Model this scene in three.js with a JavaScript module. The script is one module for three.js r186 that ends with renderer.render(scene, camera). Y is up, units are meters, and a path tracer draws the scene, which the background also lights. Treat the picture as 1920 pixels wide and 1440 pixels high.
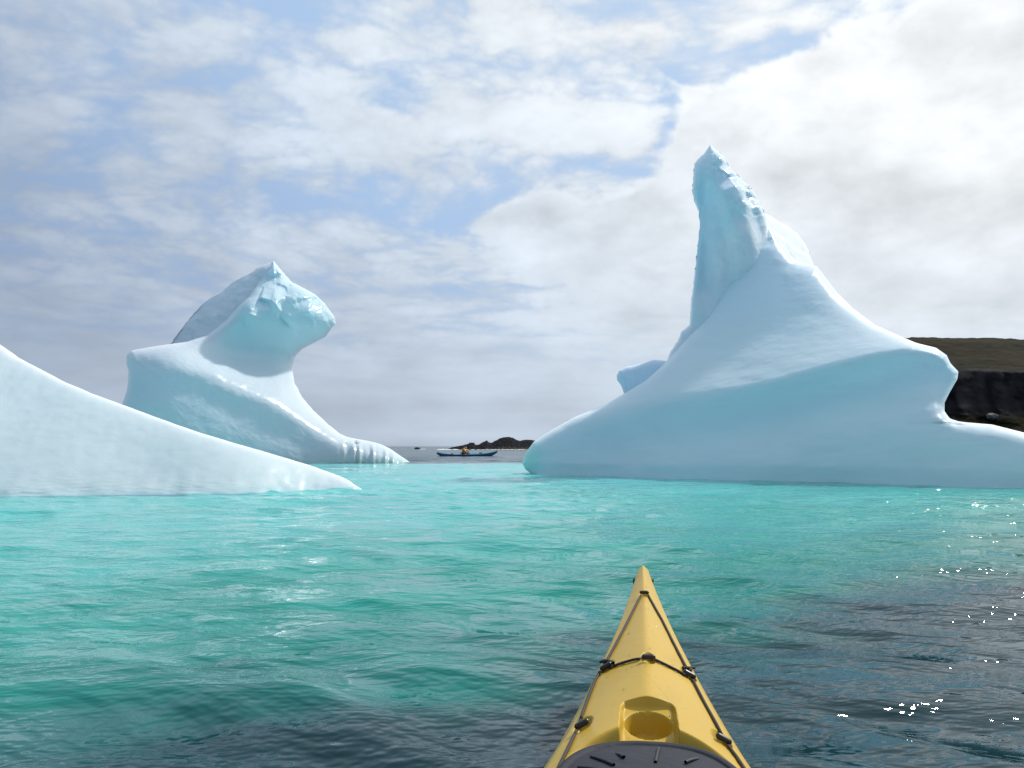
import * as THREE from 'three';
import { mergeGeometries, mergeVertices } from 'three/addons/utils/BufferGeometryUtils.js';

// ------------------------------------------------------------------ camera, sky, sun, exposure
const EYE = 0.8, FOV = 48, PITCH = Math.atan(118 / (720 / Math.tan(FOV * Math.PI / 360)));
const F = 720 / Math.tan(FOV * Math.PI / 360);
const scene = new THREE.Scene();
const camera = new THREE.PerspectiveCamera(FOV, 4 / 3, 0.05, 30000);
camera.position.set(0, EYE, 0);
camera.rotation.set(PITCH, 0, 0);
scene.add(camera);
const renderer = new THREE.WebGLRenderer({ antialias: true });
renderer.setSize(1024, 768);
renderer.toneMapping = THREE.LinearToneMapping;
renderer.toneMappingExposure = 1.07;
renderer.shadowMap.enabled = true;
const SUN_AZ = 52 * Math.PI / 180, SUN_EL = 46 * Math.PI / 180;      // to the right of straight ahead, and up
const SUN = new THREE.Vector3(Math.sin(SUN_AZ) * Math.cos(SUN_EL), Math.sin(SUN_EL), -Math.cos(SUN_AZ) * Math.cos(SUN_EL));
const sun = new THREE.DirectionalLight(new THREE.Color(1.0, 0.96, 0.9), 3.4);
sun.position.copy(SUN).multiplyScalar(120);
sun.castShadow = true; sun.shadow.radius = 6;
Object.assign(sun.shadow.camera, { left: -70, right: 70, top: 70, bottom: -70, near: 1, far: 300 });
scene.add(sun, sun.target);

// ------------------------------------------------------------------ noise and small helpers
function rng(seed) { let s = seed >>> 0; return () => { s = (s + 0x6D2B79F5) | 0; let t = Math.imul(s ^ (s >>> 15), 1 | s); t = (t + Math.imul(t ^ (t >>> 7), 61 | t)) ^ t; return ((t ^ (t >>> 14)) >>> 0) / 4294967296; }; }
const PERM = new Uint8Array(512);
{ const r = rng(7), p = [...Array(256).keys()]; for (let i = 255; i > 0; i--) { const j = Math.floor(r() * (i + 1)); [p[i], p[j]] = [p[j], p[i]]; } for (let i = 0; i < 512; i++) PERM[i] = p[i & 255]; }
const G3 = [[1, 1, 0], [-1, 1, 0], [1, -1, 0], [-1, -1, 0], [1, 0, 1], [-1, 0, 1], [1, 0, -1], [-1, 0, -1], [0, 1, 1], [0, -1, 1], [0, 1, -1], [0, -1, -1]];
const GX = new Float32Array(256), GY = new Float32Array(256), GZ = new Float32Array(256);
for (let i = 0; i < 256; i++) { const g = G3[i % 12]; GX[i] = g[0]; GY[i] = g[1]; GZ[i] = g[2]; }
function noise3(x, y, z) {
  const fx = Math.floor(x), fy = Math.floor(y), fz = Math.floor(z), X = fx & 255, Y = fy & 255, Z = fz & 255;
  x -= fx; y -= fy; z -= fz;
  const u = x * x * x * (x * (x * 6 - 15) + 10), v = y * y * y * (y * (y * 6 - 15) + 10), w = z * z * z * (z * (z * 6 - 15) + 10);
  const A = PERM[X] + Y, AA = PERM[A] + Z, AB = PERM[A + 1] + Z, B = PERM[X + 1] + Y, BA = PERM[B] + Z, BB = PERM[B + 1] + Z;
  const d = (h, a, b, c) => GX[h] * a + GY[h] * b + GZ[h] * c;
  const l = (t, a, b) => a + t * (b - a);
  return l(w, l(v, l(u, d(PERM[AA], x, y, z), d(PERM[BA], x - 1, y, z)), l(u, d(PERM[AB], x, y - 1, z), d(PERM[BB], x - 1, y - 1, z))),
    l(v, l(u, d(PERM[AA + 1], x, y, z - 1), d(PERM[BA + 1], x - 1, y, z - 1)), l(u, d(PERM[AB + 1], x, y - 1, z - 1), d(PERM[BB + 1], x - 1, y - 1, z - 1))));
}
function fbm(x, y, z, oct = 5, gain = 0.5) { let s = 0, a = 1, n = 0; for (let i = 0; i < oct; i++) { s += a * noise3(x, y, z); n += a; a *= gain; x = x * 2.03 + 17.1; y = y * 2.03 + 5.3; z = z * 2.03 + 9.7; } return s / n; }
function lumps(x, y, z, oct = 5, gain = 0.55) { let s = 0, a = 1, n = 0; for (let i = 0; i < oct; i++) { s += a * Math.abs(noise3(x, y, z)); n += a; a *= gain; x = x * 2.1 + 13.7; y = y * 2.1 + 3.9; z = z * 2.1 + 7.7; } return s / n * 2 - 0.45; }
const clamp = (x, a = 0, b = 1) => Math.min(b, Math.max(a, x));
const lerp = (a, b, t) => a + (b - a) * t;
const sstep = (a, b, x) => { const t = clamp((x - a) / (b - a)); return t * t * (3 - 2 * t); };
const bell = (x, c, w) => Math.exp(-(((x - c) / w) ** 2));
const mix3 = (a, b, t) => [lerp(a[0], b[0], t), lerp(a[1], b[1], t), lerp(a[2], b[2], t)];
function curve(pts, k = 0) { // y of x, linear between points (k = index of the independent value)
  const o = 1 - k; return (x) => { if (x <= pts[0][k]) return pts[0][o]; for (let i = 1; i < pts.length; i++) if (x <= pts[i][k]) { const a = pts[i - 1], b = pts[i]; return lerp(a[o], b[o], (x - a[k]) / (b[k] - a[k])); } return pts[pts.length - 1][o]; };
}
function smoothCurve(pts, k = 0) { // the same with a monotone-ish Catmull-Rom
  const o = 1 - k; return (x) => {
    const n = pts.length; if (x <= pts[0][k]) return pts[0][o]; if (x >= pts[n - 1][k]) return pts[n - 1][o];
    let i = 1; while (x > pts[i][k]) i++;
    const p0 = pts[Math.max(0, i - 2)], p1 = pts[i - 1], p2 = pts[i], p3 = pts[Math.min(n - 1, i + 1)], h = p2[k] - p1[k], t = (x - p1[k]) / h;
    const m1 = i > 1 ? (p2[o] - p0[o]) / (p2[k] - p0[k]) * h : p2[o] - p1[o], m2 = i < n - 1 ? (p3[o] - p1[o]) / (p3[k] - p1[k]) * h : p2[o] - p1[o];
    return (2 * t ** 3 - 3 * t * t + 1) * p1[o] + (t ** 3 - 2 * t * t + t) * m1 + (-2 * t ** 3 + 3 * t * t) * p2[o] + (t ** 3 - t * t) * m2;
  };
}
// survey helpers: what was measured in the photograph becomes places in the world
const cosP = Math.cos(PITCH), sinP = Math.sin(PITCH);
function sight(px, py) { const x = (px - 960) / F, y = (720 - py) / F; return [x, y * cosP + sinP, -cosP + y * sinP]; }
function place(px, py, depth) { const d = sight(px, py), t = depth / -d[2]; return [d[0] * t, EYE + d[1] * t, -depth]; }
function waterDepth(px, py) { const d = sight(px, py); return d[1] < -1e-6 ? -d[2] * EYE / -d[1] : 1e5; }
const taken = {};
function numbered(n) { const k = taken[n] = (taken[n] ?? -1) + 1; return k ? n + '_' + String(k).padStart(3, '0') : n; }
function thing(name, label, category, pos = [0, 0, 0], turn = 0, group) {
  const o = new THREE.Group(); o.name = numbered(name); o.position.set(...pos); o.rotation.y = turn; scene.add(o);
  o.userData = { label, category }; if (group) o.userData.group = group; return o;
}
function part(name, geo, mat, parent) { const m = new THREE.Mesh(geo, mat); m.name = name; m.castShadow = m.receiveShadow = true; parent.add(m); return m; }
function tag(o, label, category, kind, group) { o.userData = { label, category }; if (kind) o.userData.kind = kind; if (group) o.userData.group = group; return o; }
function grid(nu, nv, fn, closeU = false) { // indexed sheet; fn(u, v) -> [x, y, z, cr, cg, cb]
  const P = [], C = [], UV = [], I = [];
  for (let j = 0; j <= nv; j++) for (let i = 0; i <= nu; i++) { const p = fn(i / nu, j / nv); P.push(p[0], p[1], p[2]); if (p.length > 3) C.push(p[3], p[4], p[5]); UV.push(p[6] ?? p[0], p[7] ?? p[2]); }
  for (let j = 0; j < nv; j++) for (let i = 0; i < nu; i++) { const a = j * (nu + 1) + i, b = a + 1, c = a + nu + 1, d = c + 1; I.push(a, c, b, b, c, d); }
  const g = new THREE.BufferGeometry(); g.setAttribute('position', new THREE.Float32BufferAttribute(P, 3)); g.setAttribute('uv', new THREE.Float32BufferAttribute(UV, 2));
  if (C.length) g.setAttribute('color', new THREE.Float32BufferAttribute(C, 3));
  g.setIndex(I); g.computeVertexNormals(); return g;
}
function tube(pts, r, seg = 60, rad = 8, closed = false) { return new THREE.TubeGeometry(new THREE.CatmullRomCurve3(pts.map((p) => new THREE.Vector3(...p)), closed, 'catmullrom', 0.4), seg, r, rad, closed); }

// ------------------------------------------------------------------ sky: air and clouds
{
  const W = 4096, H = 2048, data = new Float32Array(W * H * 4), deg = 180 / Math.PI;
  const az = (px) => Math.atan((px - 960) / F) * deg, el = (px, py) => { const d = sight(px, py); return Math.atan2(d[1], Math.hypot(d[0], d[2])) * deg; };
  // openings and banks seen in the photograph: [x, y, half width, half height, tilt in degrees, strength] -> sky angles
  const spots = [
    [1262, 215, 26, 75, 12, -0.75], [1180, 322, 75, 26, 18, -0.62], [1090, 300, 60, 26, -10, -0.4], [1510, 70, 75, 24, 18, -0.42], [1420, 100, 60, 18, 20, -0.12],
    [965, 110, 60, 30, -20, -0.3], [890, 455, 50, 40, -35, -0.5], [830, 420, 50, 22, 20, -0.35], [520, 15, 110, 28, 0, -0.55], [190, 205, 90, 26, -28, -0.4], [380, 135, 60, 26, -20, -0.25],
    [480, 370, 110, 34, 0, -0.38], [90, 350, 120, 26, -12, -0.32], [720, 175, 60, 40, -30, -0.4], [560, 375, 60, 30, 10, -0.2], [40, 410, 90, 24, -10, -0.25], [1010, 540, 90, 12, -5, -0.15],
    [1090, 215, 130, 55, 0, 0.5], [1010, 60, 150, 60, 0, 0.35], [820, 260, 130, 60, 0, 0.3], [600, 130, 170, 70, -25, 0.3], [1020, 430, 150, 50, -10, 0.55], [300, 90, 160, 60, -20, 0.2], [430, 260, 170, 40, -15, 0.2],
  ].map(([x, y, w, h, t, s]) => [az(x), el(x, y), w / 28.2, h / 28.2, Math.cos(t / deg), Math.sin(t / deg), s]);
  // left edge of the great bright bank on the right
  const bank = curve([[1900, -160], [1750, -40], [1610, 40], [1470, 112], [1290, 152], [1268, 200], [1290, 262], [1215, 312], [1150, 352], [1030, 372], [850, 398], [872, 432], [940, 482], [1000, 530], [1010, 600], [980, 900]].map(([x, y]) => [el(x, y), az(x)]).sort((a, b) => a[0] - b[0]));
  const sunDir = [SUN.x, SUN.y, SUN.z];
  for (let r = 0; r < H; r++) {
    const e = ((r + 0.5) / H - 0.5) * Math.PI, y = Math.sin(e), ce = Math.cos(e), ed = e * deg;
    for (let c = 0; c < W; c++) {
      const k = (r * W + c) * 4; data[k + 3] = 1;
      if (e < 0) { data[k] = 0.045; data[k + 1] = 0.1; data[k + 2] = 0.11; continue; }
      const ph = ((c + 0.5) / W - 0.5) * 2 * Math.PI, x = Math.cos(ph) * ce, z = Math.sin(ph) * ce;
      let a = Math.atan2(x, -z) * deg;
      const cs = x * sunDir[0] + y * sunDir[1] + z * sunDir[2], sep = Math.acos(clamp(cs, -1, 1)) * deg;
      const side = clamp((82 - sep) / 47), glow = Math.exp(-((sep / 24) ** 2)), low = Math.exp(-ed / 5.5);
      const q = 1 / (y + 0.17), qx = x * q, qz = z * q;
      const wx = noise3(qx * 1.1, 3.1, qz * 1.1) * 0.3 + noise3(qx * 4, 5.5, qz * 4) * 0.06, wz = noise3(qx * 1.1, 8.7, qz * 1.1) * 0.3 + noise3(qx * 4, 2.5, qz * 4) * 0.06;
      const n = (fbm((qx + wx) * 3.4 + 11, 1.7, (qz + wz) * 4.0 + 4, 5, 0.5) * 0.85 + lumps((qx + wx * 0.4) * 4.4 + 2, 6.3, (qz + wz * 0.4) * 5.2 + 8, 6, 0.62) * 1.0) * (0.25 + 0.75 * sstep(3, 13, ed)), n2 = fbm(a * 0.10 + 3, ed * 0.15 + 7, 4.4, 5, 0.55);
      let bias = 0.32 + 0.55 * low;
      for (const s of spots) { const dx = (a - s[0]) / s[2], dy = (ed - s[1]) / s[3]; if (dx * dx > 30 || dy * dy > 60) continue; const u = dx * s[4] - dy * (s[3] / s[2]) * s[5], v = dx * (s[2] / s[3]) * s[5] + dy * s[4], d2 = u * u + v * v; if (d2 < 7) bias += s[6] * Math.exp(-d2); }
      let inBank = 0;
      if (Math.abs(a) < 120) { inBank = sstep(-2.2, 3.4, a - bank(ed + 2.5 * noise3(a * 0.14, ed * 0.14, 3.3)) + 3.5 * n2 + 7 * lumps(a * 0.13 + 4, ed * 0.15 + 9, 9.4, 6, 0.62)) * sstep(120, 85, Math.abs(a)) * sstep(5, 13, ed); bias += inBank * 0.75; }
      const dens = n + bias, cover = sstep(-0.25, 0.6, dens) * 0.97;
      const air = side < 0.5 ? mix3([0.225, 0.325, 0.505], [0.37, 0.525, 0.765], side * 2) : mix3([0.37, 0.525, 0.765], [0.48, 0.63, 0.84], side * 2 - 1);
      const base = side < 0.5 ? mix3([0.305, 0.375, 0.50], [0.61, 0.69, 0.785], side * 2) : mix3([0.62, 0.70, 0.79], [0.83, 0.855, 0.87], side * 2 - 1);
      const thick = fbm(qx * 1.2 + 40, 2.2, qz * 1.6 + 7, 6, 0.58), fine = fbm(a * 0.17 + 9, ed * 0.27 + 2, 1.1, 5, 0.55), rim = inBank * (1 - inBank) * 4;
      let m = 0.94 + 0.55 * glow + (0.22 * thick + 0.22 * fine) * (1 - 0.6 * low) + 0.22 * clamp(n * 1.1 + bias - 0.25, -0.5, 0.7) * (1 - inBank) * (1 - low) + 0.03 * rim * sstep(9, 14, ed) + inBank * (0.02 + 0.34 * n2 + 0.16 * lumps(a * 0.16 + 1, ed * 0.3 + 5, 2.7, 5, 0.6));
      // stratus low over the sea
      const st = fbm(a * 0.035 + 5, ed * 0.55 + 3, 6.1, 4, 0.5);
      m *= 1 + low * (0.22 * st + 0.0) - 0.12 * bell(ed, 2.3, 0.8) * sstep(-0.1, 0.3, noise3(a * 0.03, 3.3, 1)) ;
      const C = mix3(mix3(air, [0.50, 0.585, 0.69].map((v) => v * lerp(0.84, 1.2, side)), low * 0.6), mix3(base, [0.505, 0.585, 0.685].map((v) => v * lerp(0.87, 1.25, side)), low * 0.85).map((v) => v * m), cover);
      const R = C[0], G = C[1], B = C[2];
      data[k] = R; data[k + 1] = G; data[k + 2] = B;
    }
  }
  const t = new THREE.DataTexture(data, W, H, THREE.RGBAFormat, THREE.FloatType);
  t.mapping = THREE.EquirectangularReflectionMapping; t.magFilter = THREE.LinearFilter; t.needsUpdate = true;
  scene.background = t; scene.environment = t;
}

// ------------------------------------------------------------------ water
function waveSet(n, seed, lo, hi, dir, spread, amp) {
  const r = rng(seed), w = [];
  for (let i = 0; i < n; i++) {
    const L = lo * (hi / lo) ** ((i + r()) / n), th = dir + (r() + r() - 1) * spread, kk = 2 * Math.PI / L;
    w.push({ L, kx: Math.cos(th) * kk, kz: Math.sin(th) * kk, p: r() * 6.283, A: amp(L), ux: Math.cos(th), uz: Math.sin(th) });
  }
  return w;
}
const waves = waveSet(64, 31, 0.26, 5.5, 1.75, 1.15, (L) => (L < 1 ? 0.0047 : 0.0047 * L ** -0.3) * L ** 0.85 / (1 + (L / 3.2) ** 2));
function swell(x, z, spacing) { // Gerstner sum
  let dx = 0, dy = 0, dz = 0;
  const gust = 0.75 + 0.55 * noise3(x * 0.17, 3.3, z * 0.17);
  for (const w of waves) {
    const f = clamp((w.L / spacing - 2.2) / 2.5); if (f <= 0) continue;
    const ph = w.kx * x + w.kz * z + w.p, A = w.A * f * gust, s = Math.sin(ph), c = Math.cos(ph);
    dy += A * c; dx -= A * s * w.ux * 0.9; dz -= A * s * w.uz * 0.9;
  }
  return [dx, dy, dz];
}
function rippleNormals(size, tile, seed, n, lo, hi, dir, spread, slope) { // normal map of a tiling field of small waves
  const r = rng(seed), sx = new Float32Array(size * size), sz = new Float32Array(size * size);
  for (let i = 0; i < n; i++) {
    const L = lo * (hi / lo) ** ((i + r()) / n), th = dir + (r() + r() - 1) * spread, m = tile / L;
    const a = Math.round(m * Math.cos(th)), b = Math.round(m * Math.sin(th)); if (!a && !b) continue;
    const len = Math.hypot(a, b), S = slope(L) / Math.sqrt(n), p = r() * 6.283, ca = S * a / len, cb = S * b / len;
    const cx = new Float32Array(size), sxx = new Float32Array(size), cz = new Float32Array(size), szz = new Float32Array(size);
    for (let k = 0; k < size; k++) { const t = 2 * Math.PI * k / size; cx[k] = Math.cos(a * t + p); sxx[k] = Math.sin(a * t + p); cz[k] = Math.cos(b * t); szz[k] = Math.sin(b * t); }
    for (let y = 0; y < size; y++) for (let x = 0; x < size; x++) { const s = sxx[x] * cz[y] + cx[x] * szz[y]; sx[y * size + x] += ca * s; sz[y * size + x] += cb * s; }
  }
  const d = new Float32Array(size * size * 4);
  for (let i = 0; i < size * size; i++) { const l = 1 / Math.sqrt(1 + sx[i] ** 2 + sz[i] ** 2); d[i * 4] = 0.5 + 0.5 * sx[i] * l; d[i * 4 + 1] = 0.5 + 0.5 * sz[i] * l; d[i * 4 + 2] = 0.5 + 0.5 * l; d[i * 4 + 3] = 1; }
  const t = new THREE.DataTexture(d, size, size, THREE.RGBAFormat, THREE.FloatType); t.wrapS = t.wrapT = THREE.RepeatWrapping; t.magFilter = THREE.LinearFilter; t.repeat.set(1 / tile, 1 / tile); t.needsUpdate = true; return t;
}
// where the sunken ice ends towards the kayak: distance against bearing
const edgePts = [[-700, 1450], [-300, 1420], [0, 1390], [200, 1352], [420, 1322], [640, 1322], [850, 1295], [960, 1262], [1100, 1222], [1250, 1205], [1400, 1180], [1560, 1138], [1700, 1098], [1920, 1046], [2300, 985], [3000, 930]].map(([x, y]) => { const d = sight(x, y); return [Math.atan2(d[0], -d[2]), EYE * Math.hypot(d[0], d[2]) / -d[1]]; });
const shelfEdge = smoothCurve(edgePts);
function waterColor(x, z, far) {
  const r = Math.hypot(x, z), a = Math.atan2(x, -z), rb = shelfEdge(a);
  const nn = fbm(x * 0.42 + 3, 1, z * 0.95, 4), n2 = fbm(x * 2.1, 7, z * 2.6, 3);
  const t = Math.log(r / rb) + nn * 0.42 + n2 * 0.12;
  let m = sstep(-0.22, 0.2, t) * 0.62 + sstep(-0.1, 0.75, t) * 0.38;
  const back = -z - (41 + 1.5 * noise3(x * 0.2, 2, 0)); m *= 1 - sstep(-0.6, 0.6, back);
  if (Math.abs(a) > 1.3) m = 0;
  const streak = sstep(0.18, 0.42, fbm(x * 0.7 + 30, 5, z * 1.1 + 8, 4)) * 0.5 * sstep(-0.75, -0.1, t); m = Math.max(m, streak * (1 - sstep(-0.6, 0.6, back)) * 0.6);
  const shallow = clamp(sstep(0.1, 2.2, Math.log(r / rb)) * 0.85 + fbm(x * 0.25, 4, z * 0.3, 3) * 0.4 + nn * 0.15);
  const teal = mix3([0.008, 0.24, 0.195], [0.125, 0.55, 0.535], shallow);
  return mix3([0.010, 0.038, 0.048], teal, m);
}
function waterRing(name, rows, mat, wavy) {
  const azs = []; for (let i = 0; i <= 860; i++) azs.push(-0.76 + 1.52 * i / 860); for (let i = 1; i < 130; i++) azs.push(0.76 + (2 * Math.PI - 1.52) * i / 130);
  const n = azs.length, P = new Float32Array(rows.length * n * 3), C = new Float32Array(P.length), UV = new Float32Array(rows.length * n * 2), I = new Uint32Array((rows.length - 1) * n * 6);
  let q = 0;
  rows.forEach((r, j) => {
    const spacing = Math.max(0.012, r * 0.0018, Math.abs(r - 46) < 1.5 ? 0.3 : (rows[Math.min(j + 1, rows.length - 1)] - rows[Math.max(0, j - 1)]) / 2);
    azs.forEach((a, i) => {
      const x = r * Math.sin(a), z = -r * Math.cos(a), k = j * n + i, inFan = Math.abs(a) < 0.77;
      const s = r < 168 ? swell(x, z, inFan ? spacing : Math.max(spacing, r * 0.037)) : [0, 0, 0], fade = (1 + 0.8 * sstep(30, 60, r)) * (1 - sstep(120, 168, r));
      P[k * 3] = x + s[0] * fade; P[k * 3 + 1] = s[1] * fade; P[k * 3 + 2] = z + s[2] * fade; UV[k * 2] = x; UV[k * 2 + 1] = -z;
      const c = waterColor(x, z); C[k * 3] = c[0]; C[k * 3 + 1] = c[1]; C[k * 3 + 2] = c[2];
      if (j < rows.length - 1) { const i2 = (i + 1) % n, a0 = j * n + i, b0 = j * n + i2, c0 = a0 + n, d0 = b0 + n; I[q++] = a0; I[q++] = b0; I[q++] = c0; I[q++] = b0; I[q++] = d0; I[q++] = c0; }
    });
  });
  const g = new THREE.BufferGeometry(); g.setAttribute('position', new THREE.BufferAttribute(P, 3)); g.setAttribute('uv', new THREE.BufferAttribute(UV, 2)); g.setAttribute('color', new THREE.BufferAttribute(C, 3)); g.setIndex(new THREE.BufferAttribute(I, 1)); g.computeVertexNormals();
  const m = new THREE.Mesh(g, mat); m.name = name; m.receiveShadow = m.castShadow = true; m.userData = { kind: 'structure' }; scene.add(m); return m;
}
{
  const near = [], far = [];
  for (let r = 0.25; r < 1.6; r *= 1.07) near.push(r);
  const K = EYE * F * 0.5333;
  for (let p = K / 1.6; p > K / 46; p -= p > 69 ? 0.85 : 0.16) near.push(K / p);
  near[near.length - 1] = 46;
  for (let p = K / 46; p > K / 170; p -= 0.11) far.push(K / p);
  for (let r = 170; r < 15000; r *= 1.09) far.push(r);
  const wm = new THREE.MeshPhysicalMaterial({ color: 0xffffff, vertexColors: true, roughness: 0.035, specularIntensity: 0.62, ior: 1.333, normalMap: rippleNormals(2048, 6.7, 5, 130, 0.022, 1.6, 1.75, 1.4, (L) => 0.25 * (L / 0.3) ** -0.12) });
  const fm = new THREE.MeshPhysicalMaterial({ color: 0xffffff, vertexColors: true, roughness: 0.18, specularIntensity: 0.85, ior: 1.333, normalMap: rippleNormals(1024, 23, 6, 110, 0.15, 7, 1.7, 1.2, () => 0.32) });
  tag(waterRing('water', near, wm, true), 'turquoise water over sunken ice between the bergs', undefined, 'structure');
  tag(waterRing('open_sea', far, fm, false), 'grey open sea beyond the turquoise water', undefined, 'structure');
  for (const o of scene.children) if (o.userData.kind === 'structure') delete o.userData.category;
}

// ------------------------------------------------------------------ ice
function bumpTexture(size, fn) {
  const d = new Float32Array(size * size * 4); let lo = 1e9, hi = -1e9; const v = new Float32Array(size * size);
  for (let y = 0; y < size; y++) for (let x = 0; x < size; x++) { const q = fn(x / size, y / size); v[y * size + x] = q; lo = Math.min(lo, q); hi = Math.max(hi, q); }
  for (let i = 0; i < size * size; i++) { d[i * 4] = d[i * 4 + 1] = d[i * 4 + 2] = (v[i] - lo) / (hi - lo); d[i * 4 + 3] = 1; }
  const t = new THREE.DataTexture(d, size, size, THREE.RGBAFormat, THREE.FloatType); t.wrapS = t.wrapT = THREE.RepeatWrapping; t.magFilter = THREE.LinearFilter; t.needsUpdate = true; return t;
}
function tileNoise(u, v, f, s) { const a = u * 2 * Math.PI, b = v * 2 * Math.PI, R = f / (2 * Math.PI); return noise3(Math.cos(a) * R + s, Math.sin(a) * R + Math.cos(b) * R * 1.31 + s, Math.sin(b) * R * 1.17 + s); }
const iceBump = bumpTexture(1024, (u, v) => { let s = 0, a = 1; for (let f = 9, i = 0; i < 5; i++, f *= 2.1, a *= 0.52) s += a * tileNoise(u, v, f, 3 + i * 7); return s; });
iceBump.repeat.set(1 / 2.3, 1 / 2.3);
const grainBump = iceBump.clone(); grainBump.repeat.set(1 / 0.7, 1 / 0.7); grainBump.needsUpdate = true;
const ice = (o = {}) => new THREE.MeshPhysicalMaterial({ color: 0xffffff, vertexColors: true, roughness: 0.95, transmission: 0.42, thickness: 0, ior: 1.31, clearcoat: 0.55, clearcoatRoughness: 0.3, bumpMap: iceBump, bumpScale: 0.005, side: THREE.DoubleSide, ...o });
const WHITE_ICE = [0.85, 0.92, 0.97], CYAN_ICE = [0.66, 0.87, 0.94], BLUE_ICE = [0.63, 0.81, 0.94], GREEN_ICE = [0.42, 0.86, 0.80], GREY_ICE = [0.79, 0.85, 0.92];

function segDist(x, y, a, b) { const dx = b[0] - a[0], dy = b[1] - a[1], t = clamp(((x - a[0]) * dx + (y - a[1]) * dy) / (dx * dx + dy * dy + 1e-9)); return Math.hypot(x - a[0] - t * dx, y - a[1] - t * dy); }
// A solid of ice from its two flanks (surveyed), a depth for its rim, a swelling and sculpted relief. E, back: metres in front of and behind the rim.
function iceSolid({ L, R, rim, E, r, back, relief = () => 0, color, dy = 2, cols = 160, outlineNoise = 0, water, wx = [-1e4, 1e4], rough = 0.03 }) {
  const xl = curve(L, 1), xr = curve(R, 1), top = Math.min(L[0][1], R[0][1]), bot = Math.min(L[L.length - 1][1], R[R.length - 1][1]);
  const segs = []; for (const s of [L, R]) for (let i = 1; i < s.length; i++) segs.push([s[i - 1], s[i]]); segs.push([L[0], R[0]]);
  const dist = (x, y) => { let d = 1e9; for (const s of segs) d = Math.min(d, segDist(x, y, s[0], s[1])); return d; };
  const g = 4, x0 = Math.min(...L.map((p) => p[0])) - 2 * g, x1 = Math.max(...R.map((p) => p[0])) + 2 * g, nx = Math.ceil((x1 - x0) / g) + 1, ny = Math.ceil((bot - top) / g) + 3;
  const phi = new Float32Array(nx * ny), ins = new Uint8Array(nx * ny), gy = (j) => top + (j - 1) * g;
  for (let j = 0; j < ny; j++) { const y = gy(j); if (y <= top) continue; const yy = Math.min(y, bot), a = xl(yy), b = xr(yy); for (let i = 0; i < nx; i++) { const x = x0 + i * g; if (x > a && x < b) ins[j * nx + i] = 1; } }
  for (let it = 0; it < 420; it++) for (let j = 1; j < ny; j++) for (let i = 1; i < nx - 1; i++) { const k = j * nx + i; if (!ins[k]) continue; const dn = j < ny - 1 ? phi[k + nx] : phi[k - nx], v = (phi[k - 1] + phi[k + 1] + phi[k - nx] + dn + 2 * g * g) / 4; phi[k] += 1.93 * (v - phi[k]); }
  // phi over distance is smooth up to the rim
  let psi = new Float32Array(nx * ny), ok = new Uint8Array(nx * ny);
  for (let j = 0; j < ny; j++) for (let i = 0; i < nx; i++) { const k = j * nx + i; if (!ins[k]) continue; const d = dist(x0 + i * g, gy(j)); if (d > 5) { psi[k] = Math.max(phi[k], 0) / d; ok[k] = 1; } }
  for (let it = 0; it < 6; it++) { const o2 = ok.slice(), p2 = psi.slice(); for (let j = 0; j < ny; j++) for (let i = 0; i < nx; i++) { const k = j * nx + i; if (ok[k]) continue; let s = 0, c = 0; for (let b = -1; b <= 1; b++) for (let a = -1; a <= 1; a++) { const ii = i + a, jj = j + b; if (ii < 0 || jj < 0 || ii >= nx || jj >= ny) continue; const kk = jj * nx + ii; if (ok[kk]) { s += psi[kk]; c++; } } if (c) { p2[k] = s / c; o2[k] = 1; } } psi = p2; ok = o2; }
  for (let it = 0; it < 3; it++) { const p2 = psi.slice(); for (let j = 1; j < ny - 1; j++) for (let i = 1; i < nx - 1; i++) { const k = j * nx + i; if (!ok[k]) continue; let s = 0, c = 0; for (const o of [0, 1, -1, nx, -nx]) if (ok[k + o]) { s += psi[k + o]; c++; } p2[k] = s / c; } psi = p2; }
  const swellAt = (x, y) => { const fi = clamp((x - x0) / g, 0, nx - 1.001), fj = clamp((y - top) / g + 1, 0, ny - 1.001), i = Math.floor(fi), j = Math.floor(fj), u = fi - i, v = fj - j, k = j * nx + i; const p = lerp(lerp(psi[k], psi[k + 1], u), lerp(psi[k + nx], psi[k + nx + 1], u), v); return Math.sqrt(Math.max(0, p * dist(x, y))); };
  const sAt = (x, y) => { const h = swellAt(x, y); return h / Math.hypot(h, r); };
  // at the water the front meets the surveyed waterline
  const wl = water && smoothCurve(water);
  let shifts; if (wl) { const n = 400, raw = new Float32Array(n), xa = x0, xb = x1; for (let i = 0; i < n; i++) { const X = clamp(lerp(xa, xb, i / (n - 1)), wx[0], wx[1]), Y = Math.min(wl(X), bot); raw[i] = waterDepth(X, wl(X)) - (rim(X, Y) - E * sAt(X, Y)); } shifts = raw.map((v, i) => { let a = 0, c = 0; const sg = 45 / (xb - xa) * n; for (let k = -Math.ceil(3 * sg); k <= 3 * sg; k++) { const w = Math.exp(-0.5 * (k / sg) ** 2), m = clamp(i + k, 0, n - 1); a += w * raw[m]; c += w; } return a / c; }); }
  const rimAt = (x, y) => { let d = rim(x, y); if (wl) { const f = clamp((x - x0) / (x1 - x0), 0, 0.9999) * 399, b = Math.floor(f); d += lerp(shifts[b], shifts[b + 1], f - b); } return d; };
  const ys = []; for (const q of [0, 0.15, 0.5, 1]) ys.push(top + q * dy); for (let y = top + 2 * dy; y < bot; y += dy) ys.push(y); ys.push(bot);
  const ring = 2 * cols, P = new Float32Array(ys.length * ring * 3), C = new Float32Array(P.length), UV = new Float32Array(ys.length * ring * 2), I = [];
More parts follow.
